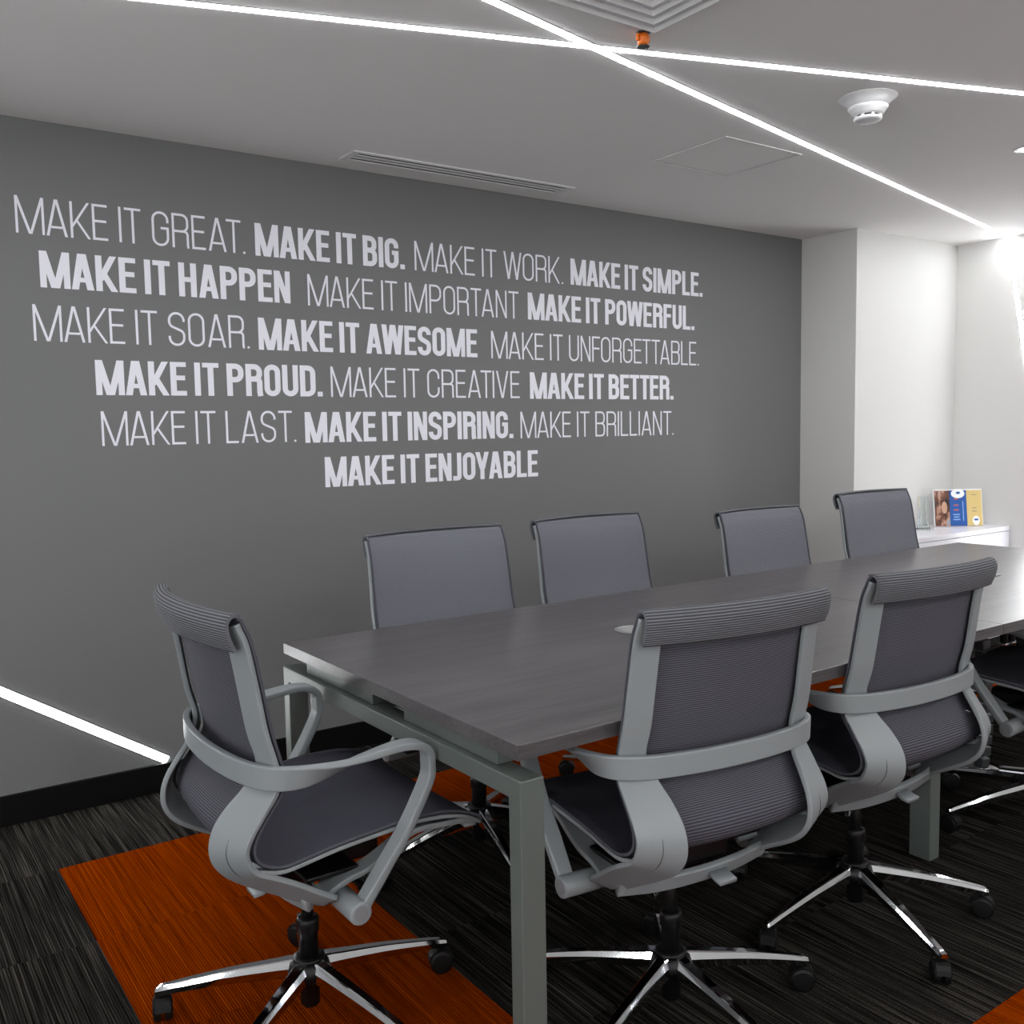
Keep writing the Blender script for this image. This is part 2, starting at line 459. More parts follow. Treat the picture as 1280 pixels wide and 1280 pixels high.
# orange sprinkler guard
sp = empty('sprinkler', (1.768, 1.880, ZC)); sp.scale = (.85, .85, .8); tag(sp, 'orange capped sprinkler head hanging at the corner of the air diffuser', 'sprinkler')
bm = bmesh.new(); add_lathe(bm, [(0.021, 0), (0.023, -0.002), (0.020, -0.004), (0.012, -0.006)], 32); link('escutcheon', bm, M['profile'], sp, True)
bm = bmesh.new(); add_lathe(bm, [(0.013, -0.004), (0.016, -0.010), (0.019, -0.014), (0.019, -0.022), (0.016, -0.026), (0.017, -0.034), (0.013, -0.040)], 20); link('cap', bm, M['orange_cap'], sp, True)
for s in (-1, 1):
    bm = bmesh.new(); add_box(bm, s * .016, s * .024, -.006, .006, -.030, -.008, bev=.002); link('cap_wing', bm, M['orange_cap'], sp)
bm = bmesh.new(); add_lathe(bm, [(0.006, -0.038), (0.006, -0.043), (0.016, -0.044), (0.016, -0.046), (0.004, -0.047)], 18); link('deflector', bm, M['profile'], sp)
for k in range(10):
    a = 2 * PI * k / 10
    bm = bmesh.new(); add_box(bm, .013, .019, -.0018, .0018, -.0475, -.0435); o = link('tooth', bm, M['profile'], sp); o.rotation_euler = (0, 0, a)

# ------------------------------------------------------------------ wall lettering
def fillet(path, radii, n=7):
    pts = []
    for i, p in enumerate(path):
        r = radii[i]
        if not r or i in (0, len(path) - 1): pts.append(Vector((*p, 0))); continue
        P, A, B = Vector((*p, 0)), Vector((*path[i - 1], 0)), Vector((*path[i + 1], 0))
        u, v = (A - P).normalized(), (B - P).normalized()
        half = math.acos(max(-1, min(1, u.dot(v)))) / 2
        d = min(r / math.tan(half), (A - P).length * .999, (B - P).length * .999); rr = d * math.tan(half)
        c = P + (u + v).normalized() * (rr / math.sin(half))
        s, e = P + u * d - c, P + v * d - c
        ang = s.angle(e); ax = s.cross(e).normalized()
        for k in range(n + 1): pts.append(c + Matrix.Rotation(ang * k / n, 3, ax) @ s)
    return pts

def glyph(ch, s):
    """polygons of a condensed grotesque capital, cap height 1; returns (polys, width)"""
    bold = s > .12; h = s * (.86 if bold else 1.0); out = []
    W = {'M': .73 if bold else .74, 'W': .80 if bold else .80, 'I': s, '.': s, 'E': .44 if bold else .42, 'F': .43 if bold else .41, 'L': .42 if bold else .40,
         'T': .47, 'J': .33, 'A': .56, 'K': .56 if bold else .54, 'V': .55, 'Y': .55}.get(ch, .50)
    q = lambda *p: out.append([tuple(a) for a in p])
    rect = lambda x0, x1, y0, y1: q((x0, y0), (x1, y0), (x1, y1), (x0, y1))
    def diag(xb, xt, yb=0, yt=1, w=None):
        w = w or s * 1.06
        q((xb - w / 2, yb), (xb + w / 2, yb), (xt + w / 2, yt), (xt - w / 2, yt))
    def strip(path, radii, closed=False):
        pts = fillet(path, radii); clean = [pts[0]]
        for p in pts[1:]:
            if (p - clean[-1]).length > 1e-4: clean.append(p)
        pts = clean; N = len(pts); L_, R_ = [], []
        for i, p in enumerate(pts):
            if closed and i in (0, N - 1): a, b = pts[N - 2], pts[1]
            else: a, b = pts[max(i - 1, 0)], pts[min(i + 1, N - 1)]
            d1 = (p - a).normalized() if (p - a).length > 1e-6 else (b - p).normalized()
            d2 = (b - p).normalized() if (b - p).length > 1e-6 else d1
            t = (d1 + d2).normalized(); nn = Vector((-t.y, t.x, 0)); k = 1 / max(.5, nn.dot(Vector((-d1.y, d1.x, 0))))
            L_.append(p + nn * s / 2 * k); R_.append(p - nn * s / 2 * k)
        for i in range(N - 1): q(L_[i][:2], L_[i + 1][:2], R_[i + 1][:2], R_[i][:2])
    r = W / 2 - s / 2; r = min(r, .21); a, b = s / 2, W - s / 2
    if ch == 'I': rect(0, s, 0, 1)
    elif ch == '.': rect(0, s, 0, s * .95)
    elif ch in 'EFL':
        rect(0, s, 0, 1)
        if ch != 'F': rect(s, W, 0, h)
        if ch != 'L': rect(s, W, 1 - h, 1); rect(s, W * .92, .53 - h / 2, .53 + h / 2)
    elif ch == 'T': rect(0, W, 1 - h, 1); rect(W / 2 - s / 2, W / 2 + s / 2, 0, 1 - h)
    elif ch == 'H': rect(0, s, 0, 1); rect(W - s, W, 0, 1); rect(s, W - s, .51 - h / 2, .51 + h / 2)
    elif ch == 'N': rect(0, s * .93, 0, 1); rect(W - s * .93, W, 0, 1); diag(W - s * .55, s * .55)
    elif ch == 'M':
        rect(0, s * .95, 0, 1); rect(W - s * .95, W, 0, 1); diag(W / 2 - s * .12, s * .55); diag(W / 2 + s * .12, W - s * .55)
    elif ch == 'A': diag(s * .53, W / 2 - s * .12); diag(W - s * .53, W / 2 + s * .12); rect(W * .24, W * .76, .21, .21 + h * .9)
    elif ch == 'V': diag(W / 2 - s * .12, s * .53); diag(W / 2 + s * .12, W - s * .53)
    elif ch == 'W':
        x1, x2 = W * .27, W * .73
        diag(x1 - s * .06, s * .52); diag(x1 + s * .06, W / 2 - s * .06); diag(x2 - s * .06, W / 2 + s * .06); diag(x2 + s * .06, W - s * .52)
    elif ch == 'Y': diag(W / 2 - s * .10, s * .53, .38, 1); diag(W / 2 + s * .10, W - s * .53, .38, 1); rect(W / 2 - s / 2, W / 2 + s / 2, 0, .42)
    elif ch == 'K': rect(0, s, 0, 1); diag(s * .62, W - s * .62, .30, 1); diag(W - s * .54, s * .62 + (W - 1.24 * s) * .20 / .70, 0, .50)
    elif ch == 'O': strip([(W / 2, 1 - a), (b, 1 - a), (b, a), (a, a), (a, 1 - a), (W / 2, 1 - a)], [0, r, r, r, r, 0], True)
    elif ch == 'C': strip([(b, .66), (b, 1 - a), (a, 1 - a), (a, a), (b, a), (b, .36)], [0, r, r, r, r, 0])
    elif ch == 'G':
        strip([(b, .68), (b, 1 - a), (a, 1 - a), (a, a), (b, a), (b, .52 - (s * .4 if bold else 0))], [0, r, r, r, r, 0]); rect(W * .52, W, .52 - h / 2, .52 + h / 2)
    elif ch == 'D': rect(0, s, 0, 1); strip([(s * .5, 1 - a), (b, 1 - a), (b, a), (s * .5, a)], [0, r, r, 0])
    elif ch == 'P': rect(0, s, 0, 1); strip([(s * .5, 1 - a), (b, 1 - a), (b, .42 + a), (s * .5, .42 + a)], [0, r, r, 0])
    elif ch == 'R':
        rect(0, s, 0, 1); rr = min(r, .17); strip([(s * .5, 1 - a), (b, 1 - a), (b, .45 + a), (s * .5, .45 + a)], [0, rr, rr, 0])
        strip([(W * .45, .45 + a), (b, .45 + a), (b, .12), (b + s * .12, 0)], [0, .10, .06, 0])
    elif ch == 'B':
        rect(0, s, 0, 1); m = .525; rr = min(r, .16)
        strip([(s * .5, 1 - a), (b - s * .08, 1 - a), (b - s * .08, m), (s * .5, m)], [0, rr, rr, 0])
        strip([(s * .5, m), (b, m), (b, a), (s * .5, a)], [0, rr, rr, 0])
    elif ch == 'J': strip([(b, 1), (b, a), (0, a)], [0, r * .8, 0])
    elif ch == 'U': strip([(a, 1), (a, a), (b, a), (b, 1)], [0, r, r, 0])
    elif ch == 'S':
        strip([(b, .72), (b, 1 - a), (a, 1 - a), (a, .60), (b, .42), (b, a), (a, a), (a, .29)], [0, r, r, r * .8, r * .8, r, r, 0])
    return out, W

glyph_cache = {}
def glyph_mesh(ch, bold, sx, cap):
    key = (ch, bold, round(sx, 3))
    if key not in glyph_cache:
        polys, W = glyph(ch, 0.165 if bold else 0.068)
        bm = bmesh.new()
        for q, p in enumerate(polys):
            ar = sum(p[i][0] * p[(i + 1) % len(p)][1] - p[(i + 1) % len(p)][0] * p[i][1] for i in range(len(p)))
            if ar < 0: p = p[::-1]
            d = -0.0010 - q * 0.000004
            f = [bm.verts.new((x * cap * sx, 0.001, y * cap)) for x, y in p]
            k = [bm.verts.new((x * cap * sx, d, y * cap)) for x, y in p]
            bm.faces.new(k); n = len(p)
            for i in range(n): bm.faces.new((f[i], f[(i + 1) % n], k[(i + 1) % n], k[i]))
        me = bpy.data.meshes.new('letter'); bm.to_mesh(me); bm.free(); me.materials.append(M['vinyl'])
        glyph_cache[key] = me
    return glyph_cache[key]

QUOTE = [  # text, bold, x start, x end, baseline z   (metres on the wall)
    ('MAKE IT GREAT.', 0, 0.528, 1.274, 1.9075), ('MAKE IT BIG.', 1, 1.312, 1.930, 1.9055), ('MAKE IT WORK.', 0, 1.976, 2.740, 1.9060), ('MAKE IT SIMPLE.', 1, 2.783, 3.633, 1.9070),
    ('MAKE IT HAPPEN', 1, 0.590, 1.440, 1.7410), ('MAKE IT IMPORTANT', 0, 1.510, 2.490, 1.7380), ('MAKE IT POWERFUL.', 1, 2.540, 3.575, 1.7390),
    ('MAKE IT SOAR.', 0, 0.562, 1.276, 1.5690), ('MAKE IT AWESOME', 1, 1.311, 2.270, 1.5660), ('MAKE IT UNFORGETTABLE.', 0, 2.342, 3.606, 1.5640),
    ('MAKE IT PROUD.', 1, 0.742, 1.557, 1.3965), ('MAKE IT CREATIVE', 0, 1.592, 2.488, 1.3950), ('MAKE IT BETTER.', 1, 2.545, 3.428, 1.3925),
    ('MAKE IT LAST.', 0, 0.752, 1.443, 1.2260), ('MAKE IT INSPIRING.', 1, 1.480, 2.450, 1.2210), ('MAKE IT BRILLIANT.', 0, 2.490, 3.427, 1.2190),
    ('MAKE IT ENJOYABLE', 1, 1.556, 2.582, 1.0480)]
quote = empty('wall_lettering', (0, YW, 0)); tag(quote, 'pale capital lettering of make it phrases in six rows on the grey wall', 'wall lettering')
CAP = 0.1165
for text, bold, x0, x1, z in QUOTE:
    s = 0.165 if bold else 0.068; gap = 0.062 if bold else 0.095; sp_w = 0.17 if bold else 0.22
    x = 0; items = []
    for i, ch in enumerate(text):
        if ch == ' ': x += sp_w; continue
        w = glyph(ch, s)[1]; g = gap
        nx = text[i + 1] if i + 1 < len(text) else ' '
        if ch + nx in ('AT', 'TA', 'AW', 'YA', 'TI', 'AV', 'LY', 'T.', 'KE', 'MA', 'AK', 'OY', 'FO', 'TT', 'TE', 'ET', 'WE', 'WO', 'OW'): g *= {'AT': .1, 'TA': .1, 'AW': .1, 'YA': .0, 'MA': .45, 'AK': .85, 'OY': .2, 'TT': .7, 'T.': .6}.get(ch + nx, .6)
        items.append((ch, x)); x += w + g
        last = x - g
    total = last; sx = (x1 - x0) / (total * CAP)
    ph = empty('phrase', (x0, 0, z)); ph.parent = quote
    ph['label'] = ('bold phrase ' if bold else 'thin phrase ') + 'reading ' + text
    for ch, gx in items:
        o = link('letter', glyph_mesh(ch, bold, sx, CAP), None, ph); o.location = (gx * CAP * sx, 0, 0)

# ------------------------------------------------------------------ conference table
# 1.0542 = true size relative to the first survey of the table
TS = 1.0542
table = empty('conference_table', (2.55, 1.845, 0)); tag(table, 'long dark wood-grain meeting table on grey metal frames', 'table')
def tb(name, d, m, bev=0.0015):
    x0, x1, y0, y1, z0, z1 = d
    return box(name, (x0 * TS - 2.55, x1 * TS - 2.55, y0 * TS - 1.845, y1 * TS - 1.845, z0, z1), m, table, bev)
T0, T1, TY0, TY1 = 0.890, 3.948, 1.2525, 2.250
tb('tabletop', (T0, 2.4193, TY0, TY1, 0.684, 0.712), M['wood'], 0.001)
tb('tabletop', (2.4207, T1, TY0, TY1, 0.684, 0.712), M['wood'], 0.001)
def end_frame(x0):
    bm = bmesh.new()
    X = x0 * TS - 2.55
    # legs and bar as one bent frame
    o = [(-.533, 0.004), (-.533, .650), (.529, .650), (.529, 0.004)]; i_ = [(-.497, 0.004), (-.497, .613), (.493, .613), (.493, 0.004)]
    f = [[bm.verts.new((X + dx, y, z)) for y, z in L_] for dx in (0, .052) for L_ in (o, i_)]
    for k in range(3):
        for a, b in ((f[0], f[1]), (f[2], f[3])): bm.faces.new((a[k], a[k + 1], b[k + 1], b[k]))
        bm.faces.new((f[0][k], f[0][k + 1], f[2][k + 1], f[2][k])); bm.faces.new((f[1][k], f[1][k + 1], f[3][k + 1], f[3][k]))
    for k in (0, 3): bm.faces.new((f[0][k], f[1][k], f[3][k], f[2][k]))
    es = [e for e in bm.edges if e.calc_length() > 0.1 or True]
    bmesh.ops.recalc_face_normals(bm, faces=bm.faces)
    bmesh.ops.bevel(bm, geom=es, offset=0.0022, segments=2, affect='EDGES', profile=.5)
    return link('end_frame', bm, M['frame_metal'], table)
end_frame(0.888); end_frame(3.898)
for x in (0.888, 3.898):
    for y in (1.243, 2.218): tb('foot', (x + .004, x + .046, y + .003, y + .032, 0, 0.006), M['rubber'], 0.001)
for y0, y1 in ((1.335, 1.665), (1.80, 2.145)):
    tb('spacer_plate', (0.905, 0.955, y0, y1, 0.6505, 0.6835), M['frame_metal'])
    tb('spacer_plate', (3.895, 3.94, y0, y1, 0.6505, 0.6835), M['frame_metal'])
for y in (1.59, 1.82): tb('long_rail', (0.94, 3.897, y, y + .04, 0.630, 0.6835), M['frame_metal'])
for y0 in (1.49, 2.13): box('middle_leg', (2.503 - 2.55, 2.551 - 2.55, y0 - 1.845, y0 + .065 - 1.845, 0.0, 0.629), M['frame_metal'], table, .002)
box('middle_bar', (2.503 - 2.55, 2.551 - 2.55, 1.556 - 1.845, 2.129 - 1.845, 0.59, 0.629), M['frame_metal'], table, .002)

def grommet(x, y, lab):
    g = empty('cable_grommet', (x * TS, y * TS, 0.7122)); tag(g, lab, 'cable grommet', 'grommets set in the table top')
    bm = bmesh.new(); add_lathe(bm, [(0.042, 0), (0.056, 0), (0.057, 0.0015), (0.054, 0.0035), (0.044, 0.004), (0.043, 0.002)], 48); link('ring', bm, M['ring_grey'], g, True)
    bm = bmesh.new(); add_lathe(bm, [(0.0425, 0.0), (0.0425, 0.0025), (0.002, 0.0025)], 40); link('lid', bm, M['lid_grey'], g)
grommet(3.17, 1.715, 'round grey cable grommet in the table top beyond the second near chair')
grommet(1.655, 1.80, 'round grey cable grommet in the table top hidden behind the nearest chair back')

# cable spine below the table with its cables
spine = empty('cable_spine', (3.33, 1.79, 0)); tag(spine, 'dark segmented cable spine hanging from the table to the floor', 'cable duct')
bm = bmesh.new(); add_lathe(bm, [(0.06, 0), (0.06, 0.006), (0.02, 0.012)], 24); link('floor_plate', bm, M['black_plastic'], spine)
seg_me = None
for k in range(16):
    if seg_me is None:
        bm = bmesh.new(); add_box(bm, -.026, .026, -.017, .017, 0, .033, bev=.004); seg = link('segment', bm, M['profile'], spine); seg_me = seg.data
    else: seg = link('segment', seg_me, None, spine)
    seg.location = (0.02 * math.sin(k * .35), 0, 0.014 + k * 0.0395); seg.rotation_euler = (0, 0.1 * math.cos(k * .35), 0)
for dx, which in ((0.075, 'left'), (0.125, 'right')):
    hz = empty('cable_hose', (3.33 + dx, 1.76, 0.40)); tag(hz, 'dark glossy cable hose curving down from under the table, ' + which + ' one of the two', 'cable hose', 'cable hoses under the table')
    bm = bmesh.new(); add_tube(bm, catmull([(-.03, 0, .270), (-.01, 0, .23), (0, 0, .15), (0, 0, .0)], 6), 0.014, 12); link('hose', bm, M['black_plastic'], hz, True)
    for z in (.05, .14, .22):
        bm = bmesh.new(); add_lathe(bm, [(0.0145, z), (0.017, z + .004), (0.017, z + .012), (0.0145, z + .016)], 16); link('clamp', bm, M['chrome'], hz, True)
bm = bmesh.new(); add_tube(bm, catmull([(3.40, 1.76, .006), (3.5, 1.66, .006), (3.75, 1.70, .006), (4.0, 1.55, .006), (4.3, 1.3, .006)], 6), 0.004, 8)
tag(link('cable', bm, M['ring_grey'], None, True), 'thin grey cable running over the carpet from the cable spine', 'cable')
bm = bmesh.new(); add_tube(bm, catmull([(3.05, 1.47, .682), (3.08, 1.50, .62), (3.15, 1.58, .58), (3.27, 1.70, .62)], 6), 0.003, 8)
tag(link('cable', bm, M['rubber'], None, True), 'thin black cable looping below the table edge', 'cable')

# ------------------------------------------------------------------ low white cabinet with brochures
cab = empty('cabinet', (4.42, 2.75, 0)); tag(cab, 'low white gloss cabinet against the pillar in the far corner', 'cabinet')
CL = XR - 4.42 - .003; CD = 0.338
box('top', (0, CL, 0, CD, 0.650, 0.675), M['laminate_white'], cab, .0015)
box('body', (0.0, CL, 0.018, CD, 0.06, 0.650), M['laminate_white'], cab, .0015)
box('plinth', (0.01, CL, 0.04, CD, 0.0, 0.06), M['dark_slot'], cab)
for k in range(2):
    w = CL / 2
    d = box('door', (k * w + .002, (k + 1) * w - .002, 0.0, 0.017, 0.062, 0.647), M['laminate_white'], cab, .001)

# brochure stand : local x to the right, y back, z up
br = empty('brochure_stand', (5.030, 3.000, 0.676), math.radians(-34)); tag(br, 'acrylic stand holding three brochures on the white cabinet', 'brochure stand')
tilt = math.radians(-9)
def flat(name, x0, x1, z0, z1, y0, y1, m, parent):
    o = box(name, (x0, x1, y0, y1, z0, z1), m, parent); o.rotation_euler = (tilt, 0, 0); return o
M['clear_holder'] = mat('white_card_backing', (0.85, 0.85, 0.86), 0.2)
BW, BH = 0.355, 0.205
flat('back_panel', -.005, BW + .005, 0.0, BH + .004, .004, .008, M['clear_holder'], br)
def photo_build(nt, b):
    v = coords(nt)
    n1 = noise(nt, mapping(nt, v, (16, 16, 12)), 1.0, 4, .6)
    sep = node(nt, 'ShaderNodeSeparateXYZ'); nt.links.new(v, sep.inputs[0])
    c = ramp(nt, n1, [(0.38, (0.02, 0.012, 0.01)), (0.5, (0.16, 0.06, 0.035)), (0.58, (0.50, 0.28, 0.20)), (0.70, (0.25, 0.34, 0.42))])
    nt.links.new(c, b.inputs['Base Color'])
M['photo'] = mat('printed_photo', (0.2, 0.1, 0.08), 0.3, build=photo_build)
M['blue_print'] = mat('blue_print', (0.015, 0.09, 0.34), 0.3)
M['sand_print'] = mat('sand_print', (0.66, 0.50, 0.20), 0.3)
M['white_print'] = mat('white_print', (0.9, 0.9, 0.9), 0.3)
M['red_print'] = mat('red_print', (0.65, 0.12, 0.06), 0.3)
M['pale_blue_print'] = mat('pale_blue_print', (0.25, 0.42, 0.75), 0.3)
M['grey_print'] = mat('grey_print', (0.35, 0.27, 0.18), 0.3)
M['skin_print'] = mat('tan_print', (0.55, 0.33, 0.22), 0.3)
b1 = empty('brochure', (5.030, 3.000, 0.676), math.radians(-34)); tag(b1, 'brochure with a dark photographic cover at the left of the stand', 'brochure', 'brochures in the acrylic stand')
flat('cover', 0.004, 0.112, 0.002, BH - .004, -.002, .003, M['photo'], b1)
bm = bmesh.new(); add_lathe(bm, [(0.026, 0), (0.026, .0006)], 20); o = link('printed_shape', bm, M['skin_print'], b1); o.rotation_euler = (PI / 2 + tilt, 0, 0); o.location = (0.072, -.0028 + .016, 0.105); o.scale = (.8, 1.3, 1)
b2 = empty('brochure', (5.030, 3.000, 0.676), math.radians(-34)); tag(b2, 'blue brochure with a white oval in the middle of the stand', 'brochure', 'brochures in the acrylic stand')
flat('cover', 0.114, 0.238, 0.002, BH - .004, -.003, .003, M['blue_print'], b2)
def oval(parent, x, z, a, b_, m, y):
    bm = bmesh.new(); add_lathe(bm, [(1, 0), (1, .0008)], 32)
    for v in bm.verts: v.co.x *= a; v.co.y *= b_
    o = link('printed_oval', bm, m, parent); o.rotation_euler = (PI / 2 + tilt, 0, 0)
    o.location = (x, y * math.cos(tilt) - z * math.sin(tilt) * 1.0, z * math.cos(tilt) + y * math.sin(tilt)); return o
oval(b2, 0.176, BH - .022, .050, .026, M['white_print'], -.0032)
oval(b2, 0.178, BH - .018, .016, .007, M['blue_print'], -.0040)
for z, w, m in ((.150, .030, 'red_print'), (.115, .034, 'red_print'), (.088, .036, 'red_print'), (.062, .05, 'pale_blue_print'), (.048, .04, 'pale_blue_print'), (.034, .05, 'pale_blue_print')):
    flat('printed_line', .160 - w / 2, .160 + w / 2, z, z + .006, -.0038, -.003, M[m], b2)
flat('printed_line', .208, .214, .03, .14, -.0038, -.003, M['pale_blue_print'], b2)
b3 = empty('brochure', (5.030, 3.000, 0.676), math.radians(-34)); tag(b3, 'sand coloured brochure with a small white round mark at the right of the stand', 'brochure', 'brochures in the acrylic stand')
flat('cover', 0.240, BW - .003, 0.002, BH - .004, -.002, .003, M['sand_print'], b3)
for z, w in ((.172, .035), (.098, .03), (.080, .036)): flat('printed_line', .295 - w / 2, .295 + w / 2, z, z + .005, -.0028, -.002, M['grey_print'], b3)
oval(b3, 0.305, .030, .026, .026, M['white_print'], -.0022)
flat('printed_line', .290, .320, .030, .040, -.0040, -.003, M['blue_print'], b3)
for o in (br, b1, b2, b3): o.scale = (0.76, 1, 1)
# clear award / stand beside it
aw = empty('acrylic_award', (4.86, 2.97, 0.676), math.radians(-30)); tag(aw, 'clear pale green acrylic stand left of the brochures, partly behind a chair', 'award')
box('base', (-.045, .045, -.03, .03, 0, .008), M['acrylic'], aw, .002)
bm = bmesh.new()
ring = lambda hw, z, y: [Vector((-hw, y - .004, z)), Vector((hw, y - .004, z)), Vector((hw, y + .004, z)), Vector((-hw, y + .004, z))]
add_loft(bm, [ring(.035, .008, 0), ring(.018, .07, .004), ring(.016, .12, .008), ring(.022, .18, .012)]); link('plate', bm, M['acrylic'], aw)

# ------------------------------------------------------------------ task chair
EDGE_BACK = [(-.203, .9345), (-.196, .929), (-.190, .915), (-.178, .882), (-.163, .803), (-.149, .720), (-.133, .655), (-.130, .615), (-.156, .575), (-.181, .540), (-.191, .515), (-.188, .494), (-.174, .479)]
EDGE_SEAT = [(-.174, .479), (-.150, .470), (-.118, .470), (-.028, .483), (.071, .491), (.123, .494), (.200, .489), (.255, .474), (.292, .452), (.300, .436)]

def lateral(v):  # bow depth of the sling, v = 0 top .. 1 loop
    return 0.036 + 0.012 * math.sin(min(v, 1) * PI)

def sling(edge, hwf, cf, m, name, parent, v0=0.0, thick=0.004):
    pts = catmull(edge, 5); N = len(pts); K = 20
    bm = bmesh.new(); uvl = bm.loops.layers.uv.new('uv'); s = 0; rows = []; meta = []
    for i, (y, z) in enumerate(pts):
        if i: s += math.hypot(y - pts[i - 1][0], z - pts[i - 1][1])
        a, b = pts[max(i - 1, 0)], pts[min(i + 1, N - 1)]
        t = Vector((0, b[0] - a[0], b[1] - a[1])).normalized(); n = Vector((0, -t.z, t.y))  # n points away from the sitter after sign
        if n.y > 0 and name == 'backrest': n = -n
        if name == 'seat': n = Vector((0, t.z, -t.y)); n = n if n.z < 0 else -n
        if name == 'backrest':
            q = min(1, max(0, (z - .52) / .08)); n = (n * (1 - q) + Vector((0, -1, 0)) * q).normalized()
        f = i / (N - 1); hw = hwf(f); c = cf(f); row = []
        for k in range(K + 1):
            u = -1 + 2 * k / K; x = hw * u
            p = Vector((x, y, z)) + n * (c * (1 - u * u))
            row.append((bm.verts.new(p), bm.verts.new(p + n * thick), (x, s + v0)))
        rows.append(row)
    def face(vs, uvs):
        f = bm.faces.new(vs)
        for l, q in zip(f.loops, uvs): l[uvl].uv = q
        f.smooth = True; return f
    for a, b in zip(rows, rows[1:]):
        for k in range(K):
            uvs = [a[k][2], a[k + 1][2], b[k + 1][2], b[k][2]]
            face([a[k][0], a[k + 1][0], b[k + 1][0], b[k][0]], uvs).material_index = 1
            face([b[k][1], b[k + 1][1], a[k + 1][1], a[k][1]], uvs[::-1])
    me = bpy.data.meshes.new(name); bm.to_mesh(me); bm.free(); me.materials.append(m); me.materials.append(M['mesh_front_lit'] if name == 'backrest' else m)
    o = bpy.data.objects.new(name, me); COL.objects.link(o); o.parent = parent
    return pts

